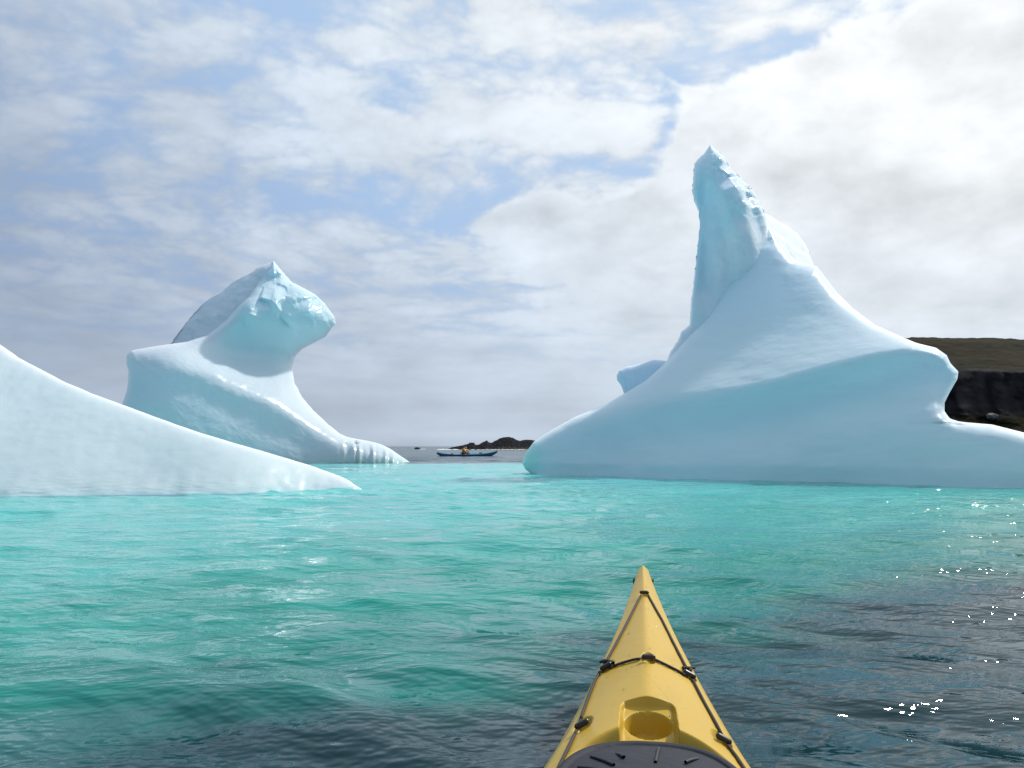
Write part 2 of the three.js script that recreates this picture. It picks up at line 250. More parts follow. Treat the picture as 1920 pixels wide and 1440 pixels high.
  ys.forEach((y, j) => {
    let a = xl(y), b = xr(y); const tx = clamp((a + b) / 2, 300, 1700), away = Math.hypot((tx - 960) / F, 1), bx = (tx - 960) / F / away, bz = -1 / away;
    if (outlineNoise) { const k = Math.min(1, (b - a) / 30); a += outlineNoise * k * fbm(y * 0.09, 1, 3, 3); b += outlineNoise * k * fbm(y * 0.09, 9, 3, 3); }
    for (let i = 0; i <= cols; i++) {
      const t = 0.5 - 0.5 * Math.cos(Math.PI * i / cols), x = lerp(a, b, 0.6 * t + 0.4 * (i / cols)), h = (i === 0 || i === cols || j === 0) ? 0 : swellAt(x, y), s = h / Math.hypot(h, r), d0 = rimAt(x, y), win = sstep(0, 1, h / 26);
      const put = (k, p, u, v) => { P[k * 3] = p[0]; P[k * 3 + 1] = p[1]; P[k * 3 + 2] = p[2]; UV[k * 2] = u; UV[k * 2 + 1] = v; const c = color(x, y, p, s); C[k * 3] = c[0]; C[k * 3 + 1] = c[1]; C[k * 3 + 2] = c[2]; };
      const m = place(x, y, d0);
      const fr = d0 - E * s + win * (relief(x, y, m, h) + rough * fbm(m[0] * 0.9, m[1] * 0.9, m[2] * 0.4, 4));
      const p = place(x, y, fr); put(j * ring + i, p, p[0], p[1] - 0.9 * p[2]);
      if (i > 0 && i < cols) { const q = back * s * (0.9 + 0.5 * fbm(m[0] * 0.5, m[1] * 0.5, 5, 3)); put(j * ring + ring - i, [m[0] + bx * q, m[1], m[2] + bz * q], m[0], m[1]); }
    }
  });
  for (let j = 0; j < ys.length - 1; j++) for (let k = 0; k < ring; k++) { const k2 = (k + 1) % ring, A = j * ring + k, B = j * ring + k2, Cc = A + ring, D = B + ring; I.push(A, Cc, B, B, Cc, D); }
  const geo = new THREE.BufferGeometry(); geo.setAttribute('position', new THREE.BufferAttribute(P, 3)); geo.setAttribute('color', new THREE.BufferAttribute(C, 3)); geo.setAttribute('uv', new THREE.BufferAttribute(UV, 2)); geo.setIndex(I); geo.computeVertexNormals(); return geo;
}
function grounded(group, geos) { // the group's origin goes to the middle of its base
  const b = new THREE.Box3(); for (const g of geos) { g.computeBoundingBox(); b.union(g.boundingBox); }
  const c = b.getCenter(new THREE.Vector3()); group.position.set(c.x, 0, c.z); for (const g of geos) g.translate(-c.x, 0, -c.z);
}
function facets(x, y, z, f) { // broken crystal faces: tilted planes of a cell pattern, with narrow worn edges
  const xi = Math.floor(x * f), yi = Math.floor(y * f), zi = Math.floor(z * f); let W = 0, V = 0;
  for (let a = -1; a <= 1; a++) for (let b = -1; b <= 1; b++) for (let c = -1; c <= 1; c++) {
    const X = xi + a, Y = yi + b, Z = zi + c, h = PERM[(PERM[(PERM[X & 255] + Y) & 255] + Z) & 255], h2 = PERM[(h + 71) & 255], h3 = PERM[(h + 133) & 255];
    const dx = x * f - X - h / 255, dy = y * f - Y - h2 / 255, dz = z * f - Z - h3 / 255, w = Math.exp(-17 * (dx * dx + dy * dy + dz * dz));
    W += w; V += w * ((h2 / 255 - 0.5) * 1.5 * dx + (h3 / 255 - 0.5) * 1.5 * dy + (h / 255 - 0.5) * 0.4);
  }
  return V / (W + 1e-12);
}
const soft = (v, w) => v > 12 * w ? v : w * Math.log(1 + Math.exp(v / w));

// right berg: spire on a sweeping snow cone with a lip and a hollow along its foot
{
  const t = thing('iceberg', 'tallest iceberg at right with a sharp blue spire over a sweeping white skirt', 'iceberg', [0, 0, 0], 0);
  const W = [[900, 884], [980, 886], [1000, 889], [1200, 895], [1400, 901], [1600, 906], [1800, 913], [1920, 918], [2200, 932], [2500, 940]];
  const lip = smoothCurve([[960, 842], [1030, 812], [1110, 784], [1260, 755], [1410, 731], [1560, 692], [1685, 664], [1770, 652], [1830, 650], [2300, 640]]);
  const bodyRim = (x, y) => { const v = soft(lip(x) - y, 13); return 5.6 * (1 - Math.exp(-v / 175)); };
  const hollow = (x, y) => { const w = y - lip(x); if (w < -14) return 0; const A = lerp(0.24, 0.7, sstep(1050, 1650, x)), q = (w + 14) / 54; return A * q * q * Math.exp(2 - 2 * q) ; };
  const body = iceSolid({
    L: [[1417, 398], [1397, 428], [1376, 455], [1362, 490], [1353, 530], [1346, 566], [1327, 595], [1290, 631], [1250, 678], [1210, 714], [1170, 738], [1135, 759], [1075, 783], [1025, 812], [1000, 829], [985, 850], [979, 868], [985, 880], [998, 890], [1004, 960]],
    R: [[1423, 398], [1440, 419], [1465, 456], [1490, 488], [1502, 493], [1520, 496], [1532, 500], [1542, 513], [1568, 547], [1599, 578], [1640, 609], [1687, 630], [1718, 643], [1755, 652], [1775, 666], [1782, 681], [1797, 697], [1795, 711], [1781, 735], [1771, 755], [1771, 771], [1781, 785], [1800, 791], [1860, 796], [1920, 811], [2000, 832], [2100, 862], [2170, 900], [2190, 960]].map((p, i, a) => i && p[1] <= a[i - 1][1] ? [p[0], a[i - 1][1] + 0.4] : p),
    rim: bodyRim, E: 2.0, r: 70, back: 6, water: W, wx: [1070, 2100], cols: 220, rough: 0.05,
    relief: (x, y, p, h) => hollow(x, y) * sstep(0, 95, h) + 0.25 * bell(y, lip(x) + 150, 60) * -1 + 0.12 * fbm(p[0] * 0.35, p[1] * 0.8, 2, 3) + 0.03 * fbm(p[0] * 1.6, p[1] * 4, p[2], 3) + 0.16 * sstep(0.34, 0.06, p[1]) * (0.6 + noise3(p[0] * 1.3, 4, 2))  + sstep(75, 15, h) * sstep(600, 520, y) * sstep(1470, 1440, x) * (0.8 * facets(p[0], p[1], 4, 1.0) + 0.15 * facets(p[0], p[1], 4, 3)),
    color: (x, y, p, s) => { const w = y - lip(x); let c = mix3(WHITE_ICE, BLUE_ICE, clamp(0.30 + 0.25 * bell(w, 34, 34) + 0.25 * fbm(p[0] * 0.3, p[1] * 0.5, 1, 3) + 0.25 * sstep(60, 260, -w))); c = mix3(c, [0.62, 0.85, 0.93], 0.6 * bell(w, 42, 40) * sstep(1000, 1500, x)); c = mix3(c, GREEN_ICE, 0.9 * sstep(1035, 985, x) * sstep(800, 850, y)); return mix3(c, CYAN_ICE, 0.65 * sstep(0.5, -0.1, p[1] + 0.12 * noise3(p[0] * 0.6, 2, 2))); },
  });
  const coneEdge = curve([[1417, 398], [1397, 428], [1376, 455], [1362, 490], [1353, 530], [1346, 566], [1327, 595], [1290, 631], [1250, 678]], 1);
  const spire = iceSolid({
    L: [[1331, 272], [1321, 287], [1303, 305], [1300, 322], [1298, 356], [1301, 372], [1310, 394], [1312, 419], [1307, 469], [1302, 516], [1296, 562], [1293, 609], [1277, 622], [1273, 634], [1259, 656], [1249, 678], [1262, 720]],
    R: [[1333, 272], [1340, 278], [1356, 291], [1365, 309], [1377, 323], [1393, 337], [1409, 353], [1421, 372], [1431, 394], [1436, 404], [1446, 470], [1450, 560], [1450, 720]],
    rim: (x, y) => 26.75 - 0.2 * sstep(600, 300, y), E: 1.3, r: 34, back: 2, cols: 150, dy: 1.6, outlineNoise: 3, rough: 0.06,
    relief: (x, y, p) => {
      const f = facets(p[0] + 0.2 * noise3(p[0] * 2, p[1] * 2, 1), p[1], 0, 1.25), f2 = facets(p[0], p[1], 3, 3.1), right = sstep(-25, 45, x - lerp(1335, 1405, (y - 290) / 120));
      const col = -0.6 * Math.exp(-(((x - lerp(1366, 1398, clamp((y - 345) / 110))) / 27) ** 4)) * sstep(334, 356, y + 0.3 * (x - 1366)) * sstep(620, 440, y);   // rib below the shoulder
      const big = fbm(p[0] * 0.8, p[1] * 0.55, 4, 3); return 0.3 * big + 0.12 * f * right + col + right * sstep(440, 380, y) * (0.5 * f2 + 0.9 * f + 0.06 * facets(p[0], p[1], 6, 5.5)) + 0.04 * f2 + 0.5 * bell(x, 1322, 16) * sstep(320, 380, y) * sstep(620, 500, y);
    },
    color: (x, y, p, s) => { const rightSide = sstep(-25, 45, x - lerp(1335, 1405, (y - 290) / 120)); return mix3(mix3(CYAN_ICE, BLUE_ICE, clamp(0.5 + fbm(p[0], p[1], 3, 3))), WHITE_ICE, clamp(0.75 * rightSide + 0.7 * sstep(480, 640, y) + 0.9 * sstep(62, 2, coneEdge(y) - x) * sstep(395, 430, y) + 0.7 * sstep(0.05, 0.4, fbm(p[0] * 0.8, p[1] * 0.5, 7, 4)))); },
  });
  const ridge = iceSolid({
    L: [[1430, 402], [1436, 425], [1450, 460], [1470, 500], [1490, 580], [1520, 660]],
    R: [[1438, 402], [1446, 406], [1468, 420], [1493, 436], [1501, 446], [1509, 456], [1515, 468], [1520, 481], [1525, 495], [1545, 580], [1570, 660]],
    rim: (x, y) => 26.6 + 0.034 * (x - 1436) + 0.024 * Math.max(500 - y, -60), E: 0.25, r: 30, back: 1.1, cols: 60, dy: 1.6, outlineNoise: 3, relief: (x, y, p) => 0.12 * facets(p[0], p[1], 1, 1.6), color: () => [0.93, 0.945, 0.95],
  });
  const knob = iceSolid({
    L: [[1224, 675], [1195, 684], [1176, 687], [1162, 694], [1156, 704], [1157, 713], [1164, 722], [1168, 732], [1172, 744], [1180, 770]],
    R: [[1232, 675], [1252, 677], [1275, 690], [1290, 720], [1290, 770]], rim: () => 26.6, E: 0.9, r: 26, back: 1.2, cols: 80, dy: 1.5, relief: (x, y, p) => 0.08 * fbm(p[0] * 1.4, p[1] * 1.4, 2, 3), color: () => mix3(BLUE_ICE, WHITE_ICE, 0.3),
  });
  const m = ice();
  const wet = ice({ clearcoat: 0.9, clearcoatRoughness: 0.16, bumpScale: 0.012 });
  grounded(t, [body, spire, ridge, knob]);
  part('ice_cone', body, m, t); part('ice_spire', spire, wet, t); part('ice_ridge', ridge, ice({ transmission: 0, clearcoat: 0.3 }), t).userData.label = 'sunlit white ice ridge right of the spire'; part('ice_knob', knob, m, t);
}
// left far berg: a head on a neck over a sloping foot
{
  const t = thing('iceberg', 'blue-white iceberg at left shaped like a head on a curved neck', 'iceberg', [0, 0, 0], 0);
  const W = [[100, 875], [400, 871], [640, 868.5], [772, 868.5], [900, 868]];
  const crest = smoothCurve([[180, 655], [250, 664], [319, 668], [400, 694], [430, 710], [500, 740], [530, 754], [575, 784], [616, 806], [640, 818], [800, 860]]);
  const main = iceSolid({
    L: [[511, 490], [497, 513], [481, 535], [466, 557], [450, 572], [425, 600], [390, 628], [350, 641], [319, 645], [285, 650], [247, 657], [237, 666], [237, 679], [241, 697], [239, 729], [228, 760], [215, 800], [205, 900]],
    R: [[514, 490], [525, 504], [547, 529], [569, 540], [591, 552], [609, 569], [628, 596], [629, 607], [612, 630], [591, 641], [569, 652], [553, 669], [547, 691], [553, 719], [566, 744], [587, 769], [616, 796], [637, 813], [650, 819], [662, 822], [687, 826], [712, 832], [731, 841], [750, 854], [772, 869], [790, 900]],
    rim: (x, y) => { const v = crest(x) - y; return 3.6 * (1 - Math.exp(-soft(v, 10) / 46)) - 2.6 * sstep(690, 565, y) + 1.6 * sstep(575, 490, y); },
    E: 3.0, r: 60, back: 5, water: W, wx: [300, 690], cols: 180, dy: 1.6, outlineNoise: 1.5, rough: 0.08,
    relief: (x, y, p) => {
      const w = y - crest(x), crown = sstep(650, 560, y) * sstep(430, 500, x);
      const flutes = sstep(628, 648, x) * 0.16 * (0.55 + noise3(x * 0.06, 5, 1)) * Math.sin(x * 0.33 + 6.5 * noise3(x * 0.045, 1, 1) + 0.8 * noise3(y * 0.05, 2, 2)) * sstep(812, 832, y);
      return 0.22 * bell(w, 52, 38) + 0.06 * bell(w, 128, 34) + crown * (1.3 * facets(p[0], p[1], 1, 0.55) + 0.55 * facets(p[0], p[1], 5, 1.2) + 0.12 * facets(p[0], p[1], 7, 2.6)) + flutes + 0.5 * bell(y, 655, 30) * sstep(560, 500, x) * 0.3;
    },
    color: (x, y, p, s) => { const w = y - crest(x); let c = mix3(WHITE_ICE, BLUE_ICE, clamp(0.26 + 0.3 * bell(w, 60, 50) + 0.2 * fbm(p[0] * 0.3, p[1] * 0.4, 2, 3))); c = mix3(c, CYAN_ICE, clamp(0.85 * sstep(700, 640, y) * sstep(380, 460, x) + 0.3 * sstep(20, 130, w) * sstep(660, 520, x))); if (x > 636) c = mix3(c, mix3(WHITE_ICE, CYAN_ICE, 0.4 + 0.35 * Math.sin(x * 0.33 + 6.5 * noise3(x * 0.045, 1, 1) + 0.8 * noise3(y * 0.05, 2, 2))), 0.7); return mix3(c, GREEN_ICE, 0.5 * sstep(0.5, 0, p[1])); },
  });
  const ridge = iceSolid({
    L: [[511, 490.5], [494, 497], [477, 507], [459, 516], [441, 526], [426, 537], [419, 544], [398, 556], [381, 569], [363, 588], [347, 607], [333, 626], [319, 645], [310, 690]],
    R: [[514, 490.5], [530, 520], [545, 560], [540, 620], [520, 690]],
    rim: () => 46.6, E: 1.6, r: 40, back: 3, cols: 90, outlineNoise: 4, rough: 0.12, relief: (x, y, p) => 0.5 * facets(p[0], p[1], 2, 0.6) + 0.2 * facets(p[0], p[1], 4, 1.5) + 0.3 * fbm(p[0] * 0.9, p[1] * 1.6, 2, 5) + 0.006 * (480 - x), color: () => GREY_ICE,
  });
  const m = ice({ clearcoat: 0.8, clearcoatRoughness: 0.2, bumpScale: 0.012 });
  grounded(t, [main, ridge]);
  part('ice_body', main, m, t); part('ice_ridge', ridge, ice({ clearcoat: 0.2 }), t).userData.label = 'grey rough ice ridge behind the head';
}
// near left berg: one smooth white slope
{
  const t = thing('iceberg', 'smooth white ice slope in the left foreground tapering to the right', 'iceberg', [0, 0, 0], 0);
  const W = [[-900, 960], [-300, 938], [0, 932.5], [109, 931], [292, 928], [437, 926], [583, 920], [640, 915], [669, 912.5], [760, 911]];
  const R = [[-330, 520], [-250, 535], [-120, 582], [-40, 622], [0, 646], [22, 664], [66, 687], [117, 714], [175, 739], [233, 760], [292, 782], [365, 808], [437, 830], [510, 851], [583, 873], [638, 893], [656, 902], [669, 911.5], [690, 925], [730, 960]];
  const wl = smoothCurve(W);
  const g = iceSolid({
    L: [[-380, 520], [-560, 560], [-700, 640], [-800, 760], [-860, 960]], R, water: W, wx: [-600, 600], cols: 180, dy: 1.5, E: 0.5, r: 40, back: 4, rough: 0.03, outlineNoise: 2.2,
    rim: (x, y) => { const k = waterDepth(x, wl(x)) / F, h = Math.max(0, wl(x) - y) * k; return 0.75 * h + 0.10 * h * h; },
    relief: (x, y, p) => 0.05 * fbm(p[0] * 0.8, p[1] * 0.5, 2, 3) + 0.012 * fbm(p[0] * 5, p[1] * 5, 3, 2) + 0.035 * sstep(0.28, 0.05, p[1]) * fbm(p[0] * 7, p[1] * 5, p[2] * 2, 3) + 0.03 * sstep(0.6, 0.15, p[1]) * fbm(p[0] * 4.5, p[1] * 0.9, 3, 3) + 0.03 * fbm(p[0] * 0.35, p[1] * 0.9 + p[0] * 0.3, 8, 2),
    color: (x, y, p) => mix3(mix3([0.905, 0.935, 0.97], BLUE_ICE, clamp(0.04 + 0.2 * fbm(p[0] * 0.6, p[1] * 0.8, 1, 3))), CYAN_ICE, 0.55 * sstep(0.16, 0.0, p[1] + 0.05 * noise3(p[0] * 2, 1, 1))),
  });
  grounded(t, [g]);
  part('ice_slope', g, ice({ bumpMap: grainBump, bumpScale: 0.0012, clearcoat: 0.6, clearcoatRoughness: 0.22 }), t);
}

// ------------------------------------------------------------------ land: headland, islet, rock
function rockMat(o = {}) { return new THREE.MeshPhysicalMaterial({ color: 0xffffff, vertexColors: true, roughness: 1, specularIntensity: 0.15, ...o }); }
{
  // headland behind the right berg; its outline runs level, a dark cliff below a mossy top
  const D = 210, k = D / F, sky = smoothCurve([[1330, 850], [1440, 800], [1550, 705], [1640, 648], [1695, 631], [1740, 630], [1800, 632], [1850, 632], [1920, 637], [2100, 650], [2450, 720], [2700, 850]]);
  const g = grid(420, 210, (u, v) => {
    const px = lerp(1330, 2700, u), H = (840 - sky(px)) * k, X = (px - 960) * k;
    // profile from the shore (v = 0) up a talus, a cliff, then the mossy shelf to the top and back down behind
    const q = v, n = fbm(X * 0.03, q * 5, 1, 5), n2 = fbm(X * 0.12, q * 16, 4, 4), n3 = fbm(X * 0.5, q * 40, 8, 3);
    const prof = curve([[0, -0.02], [0.10, 0.10], [0.24, 0.34], [0.36, 0.70], [0.46, 0.75], [0.72, 0.97], [0.80, 1.0], [1, 0.9]]), deep = curve([[0, 0], [0.10, 4], [0.24, 12], [0.34, 15], [0.44, 24], [0.72, 62], [0.80, 72], [1, 160]]);
    const y = (1 + deep(q) / D) * H * (prof(q) + 0.035 * n * sstep(0, 0.2, q) + 0.018 * n2 * sstep(0.75, 0.55, q)) + 0.5 * n3 * sstep(0.02, 0.2, q) + 0.25 * n2 * sstep(0.7, 0.8, q), z = -D - deep(q) - 7 * n * sstep(0.1, 0.3, q) - 2.4 * n2 - 1.0 * n3 + 0.02 * (px - 1700);
    const cliff = sstep(0.2, 0.25, q) * sstep(0.42 + 0.14 * n + 0.05 * n3, 0.32 + 0.14 * n + 0.05 * n3, q);
    let c = mix3([0.030, 0.022, 0.008], [0.008, 0.012, 0.003], clamp(0.5 + 2.6 * fbm(X * 0.11, deep(q) * 0.22, 6, 5, 0.65) + 0.8 * n)); c = mix3(c, [0.010, 0.008, 0.006], sstep(0.08, 0.3, n3) * 0.8); c = mix3(c, [0.030, 0.023, 0.013], sstep(0.2, 0.4, fbm(X * 0.07 + 9, q * 9, 3, 3)) * 0.6);
    c = mix3(c, mix3([0.007, 0.007, 0.010], [0.034, 0.032, 0.032], clamp(0.35 + 1.6 * fbm(X * 0.3, q * 9, 7, 4, 0.6) + n2)), cliff); c = mix3(c, [0.026, 0.022, 0.012], sstep(0.2, 0.14, q) * 0.7);
    return [X * (1 + deep(q) / D), y, z, ...c.map((v) => v * (cliff > 0.5 ? 1 : 0.8))];
  });
  const m = new THREE.Mesh(g, rockMat({ side: THREE.DoubleSide })); m.name = 'headland'; m.castShadow = m.receiveShadow = true; m.userData = { kind: 'structure', label: 'dark rocky headland with mossy brown top behind the tallest iceberg' }; scene.add(m);
  // pale boulder on the talus
  const bg = rockGeo(1.2, 0.75, 1, 21);
  const b = new THREE.Mesh(bg, new THREE.MeshStandardMaterial({ color: new THREE.Color(0.13, 0.14, 0.13), roughness: 0.95 })); b.name = 'boulder'; const bp = place(1860, 781, D + 5.5); b.position.set(bp[0], bp[1], bp[2]); b.scale.setScalar(1.1); b.castShadow = true; scene.add(b); tag(b, 'pale grey boulder on the slope at the foot of the headland cliff', 'boulder');
}
{
  // low islet between the bergs
  const D = 250, k = D / F, top = curve([[838, 842], [848, 838], [862, 835.5], [872, 833], [878, 831.5], [880, 829.5], [889, 829], [891, 833.5], [898, 833], [905, 828.5], [913, 825], [917, 829], [921, 829.5], [930, 825], [935, 822], [944, 819], [953, 818], [962, 820], [969, 824.5], [975, 826], [985, 823.5], [997, 824], [1015, 828], [1040, 834], [1056, 841], [1062, 845]]);
  const g = grid(260, 60, (u, v) => {
    const px = lerp(838, 1062, u), X = (px - 960) * k, hw = 2 + 9 * Math.sin(Math.PI * u), n = fbm(X * 0.35, v * 6, 2, 4), n2 = fbm(X * 1.3, v * 20, 5, 3), peak = 0.45 + 0.06 * n;
    const H = (838.5 - top(px)) * k + 0.8, prof = v < peak ? sstep(0, 1, v / peak) ** 0.8 : sstep(1, 0, (v - peak) / (1 - peak));
    const edge = Math.min(1, u * 12, (1 - u) * 12), shore = 1 - sstep(0.06, 0.16, v);
    const y = -0.3 + (H + 0.15) * prof * (0.98 + 0.12 * n * (1 - prof)) + 0.22 * n2 * edge * sstep(0.02, 0.1, v);
    let c = mix3([0.007, 0.009, 0.014], [0.022, 0.022, 0.02], clamp(0.45 + 1.5 * n2)); c = mix3(c, [0.13, 0.12, 0.085], shore * clamp(0.5 + 1.8 * n2)); c = mix3(c, [0.09, 0.11, 0.04], shore * sstep(960, 1000, px) * 0.7);
    return [X, y, -D + hw * 0.8 - 2 * hw * v + n * 0.8, ...c];
  });
  const m = new THREE.Mesh(g, rockMat({ side: THREE.DoubleSide })); m.name = 'rocky_islet'; m.castShadow = m.receiveShadow = true; m.userData = { kind: 'structure', label: 'low dark rocky islet on the horizon between the two bergs' }; scene.add(m);
}
function rockGeo(sx, sy, sz, seed) { const g = mergeVertices(new THREE.IcosahedronGeometry(1, 5).deleteAttribute('uv').deleteAttribute('normal')), P = g.attributes.position; for (let i = 0; i < P.count; i++) { const x = P.getX(i), y = P.getY(i), z = P.getZ(i), s = 1 + 0.5 * fbm(x * 1.6 + seed, y * 1.6, z * 1.6, 4) + 0.15 * facets(x + seed, y, z, 2); P.setXYZ(i, x * sx * s, y * sy * s, z * sz * s); } g.computeVertexNormals(); return g; }
{
  const p = place(783, 838, 300), r = new THREE.Mesh(rockGeo(1.15, 0.62, 0.9, 3), new THREE.MeshStandardMaterial({ color: new THREE.Color(0.022, 0.022, 0.026), roughness: 0.9 })); r.name = 'sea_rock'; r.position.set(p[0], 0.05, p[2]); r.castShadow = true; scene.add(r); tag(r, 'small dark rock alone in the sea left of the islet', 'rock');
  // surf: broken white water round the islet and the rock
  const rnd = rng(12), geos = [], blob = new THREE.IcosahedronGeometry(1, 1);
  const add = (px, depth, sx, sy) => { const q = place(px, 840, depth), g = blob.clone(), P = g.attributes.position; g.scale(sx, sy, 0.6); g.translate(q[0], 0.0, -depth); geos.push(g); };
  for (let i = 0; i < 70; i++) add(lerp(822, 866, rnd()), lerp(236, 262, rnd()), 0.25 + 0.7 * rnd(), 0.06 + 0.16 * rnd());
  for (let i = 0; i < 60; i++) add(lerp(866, 1000, rnd()), lerp(238, 243, rnd()), 0.2 + 0.4 * rnd(), 0.04 + 0.1 * rnd());
  for (let i = 0; i < 16; i++) add(lerp(788, 797, rnd()), lerp(292, 300, rnd()), 0.2 + 0.5 * rnd(), 0.05 + 0.1 * rnd());
  const s = new THREE.Mesh(mergeGeometries(geos), new THREE.MeshStandardMaterial({ color: new THREE.Color(0.75, 0.78, 0.8), roughness: 1 })); s.name = 'surf'; scene.add(s); tag(s, 'white surf breaking at the waterline of the islet', 'surf', 'stuff');
}

// ------------------------------------------------------------------ solid bodies from tapered bones
function cap(a, b, ra, rb) { return { a, b, ra, rb }; }
function capD(p, c) { const bx = c.b[0] - c.a[0], by = c.b[1] - c.a[1], bz = c.b[2] - c.a[2], px = p[0] - c.a[0], py = p[1] - c.a[1], pz = p[2] - c.a[2], h = clamp((px * bx + py * by + pz * bz) / (bx * bx + by * by + bz * bz + 1e-9)); return Math.hypot(px - h * bx, py - h * by, pz - h * bz) - lerp(c.ra, c.rb, h); }
function field(caps, k) { return (p) => { let d = 1e9; for (const c of caps) { const e = capD(p, c); if (d > 1e8) { d = e; continue; } const h = clamp(0.5 + 0.5 * (d - e) / k); d = lerp(d, e, h) - k * h * (1 - h); } return d; }; }
function netMesh(f, lo, hi, cell) { // naive surface nets
  const n = [0, 1, 2].map((i) => Math.ceil((hi[i] - lo[i]) / cell) + 1), N = n[0] * n[1], V = new Float32Array(N * n[2]), id = new Int32Array(V.length).fill(-1), P = [], I = [], at = (x, y, z) => z * N + y * n[0] + x;
  for (let z = 0; z < n[2]; z++) for (let y = 0; y < n[1]; y++) for (let x = 0; x < n[0]; x++) V[at(x, y, z)] = f([lo[0] + x * cell, lo[1] + y * cell, lo[2] + z * cell]);
  for (let z = 0; z < n[2] - 1; z++) for (let y = 0; y < n[1] - 1; y++) for (let x = 0; x < n[0] - 1; x++) {
    let s = [0, 0, 0], c = 0; const v = (q) => V[at(x + (q & 1), y + ((q >> 1) & 1), z + (q >> 2))];
    for (let q = 0; q < 8; q++) for (const b of [1, 2, 4]) if (!(q & b)) { const A = v(q), B = v(q | b); if (A < 0 !== B < 0) { const t = A / (A - B); s[0] += (q & 1) + (b === 1 ? t : 0); s[1] += ((q >> 1) & 1) + (b === 2 ? t : 0); s[2] += (q >> 2) + (b === 4 ? t : 0); c++; } }
    if (c) { id[at(x, y, z)] = P.length / 3; P.push(lo[0] + (x + s[0] / c) * cell, lo[1] + (y + s[1] / c) * cell, lo[2] + (z + s[2] / c) * cell); }
  }
  const st = [1, n[0], N];
  for (let z = 1; z < n[2] - 1; z++) for (let y = 1; y < n[1] - 1; y++) for (let x = 1; x < n[0] - 1; x++) { const k = at(x, y, z); for (let a = 0; a < 3; a++) { const A = V[k], B = V[k + st[a]]; if (A < 0 === B < 0) continue; const u = st[(a + 1) % 3], w = st[(a + 2) % 3], q = [id[k], id[k - u], id[k - u - w], id[k - w]]; if (q.some((e) => e < 0)) continue; if (A < 0) I.push(q[0], q[1], q[2], q[0], q[2], q[3]); else I.push(q[0], q[2], q[1], q[0], q[3], q[2]); } }
  const g = new THREE.BufferGeometry(); g.setAttribute('position', new THREE.Float32BufferAttribute(P, 3)); g.setIndex(I); g.computeVertexNormals(); return g;
}
const plain = (c, r = 0.6, o = {}) => new THREE.MeshPhysicalMaterial({ color: new THREE.Color(...c), roughness: r, ...o });
function kayakLoft(len, halfW, sheer, keel, ridge, nA, nR) { // local +x is the bow; closed hull and deck
  return [
    grid(nR, nA, (u, v) => { const x = (v - 0.5) * len, t = Math.abs(2 * v - 1), w = halfW(v), th = Math.PI * u, c = Math.cos(th), s = Math.sin(th); return [x, lerp(sheer(v), keel(v), s ** 0.8), -w * Math.sign(c) * Math.abs(c) ** 0.75]; }),
    grid(nR, nA, (u, v) => { const x = (v - 0.5) * len, q = 2 * u - 1; return [x, sheer(v) + ridge(v) * (1 - Math.abs(q) ** 1.6), halfW(v) * q]; }),
  ];
}

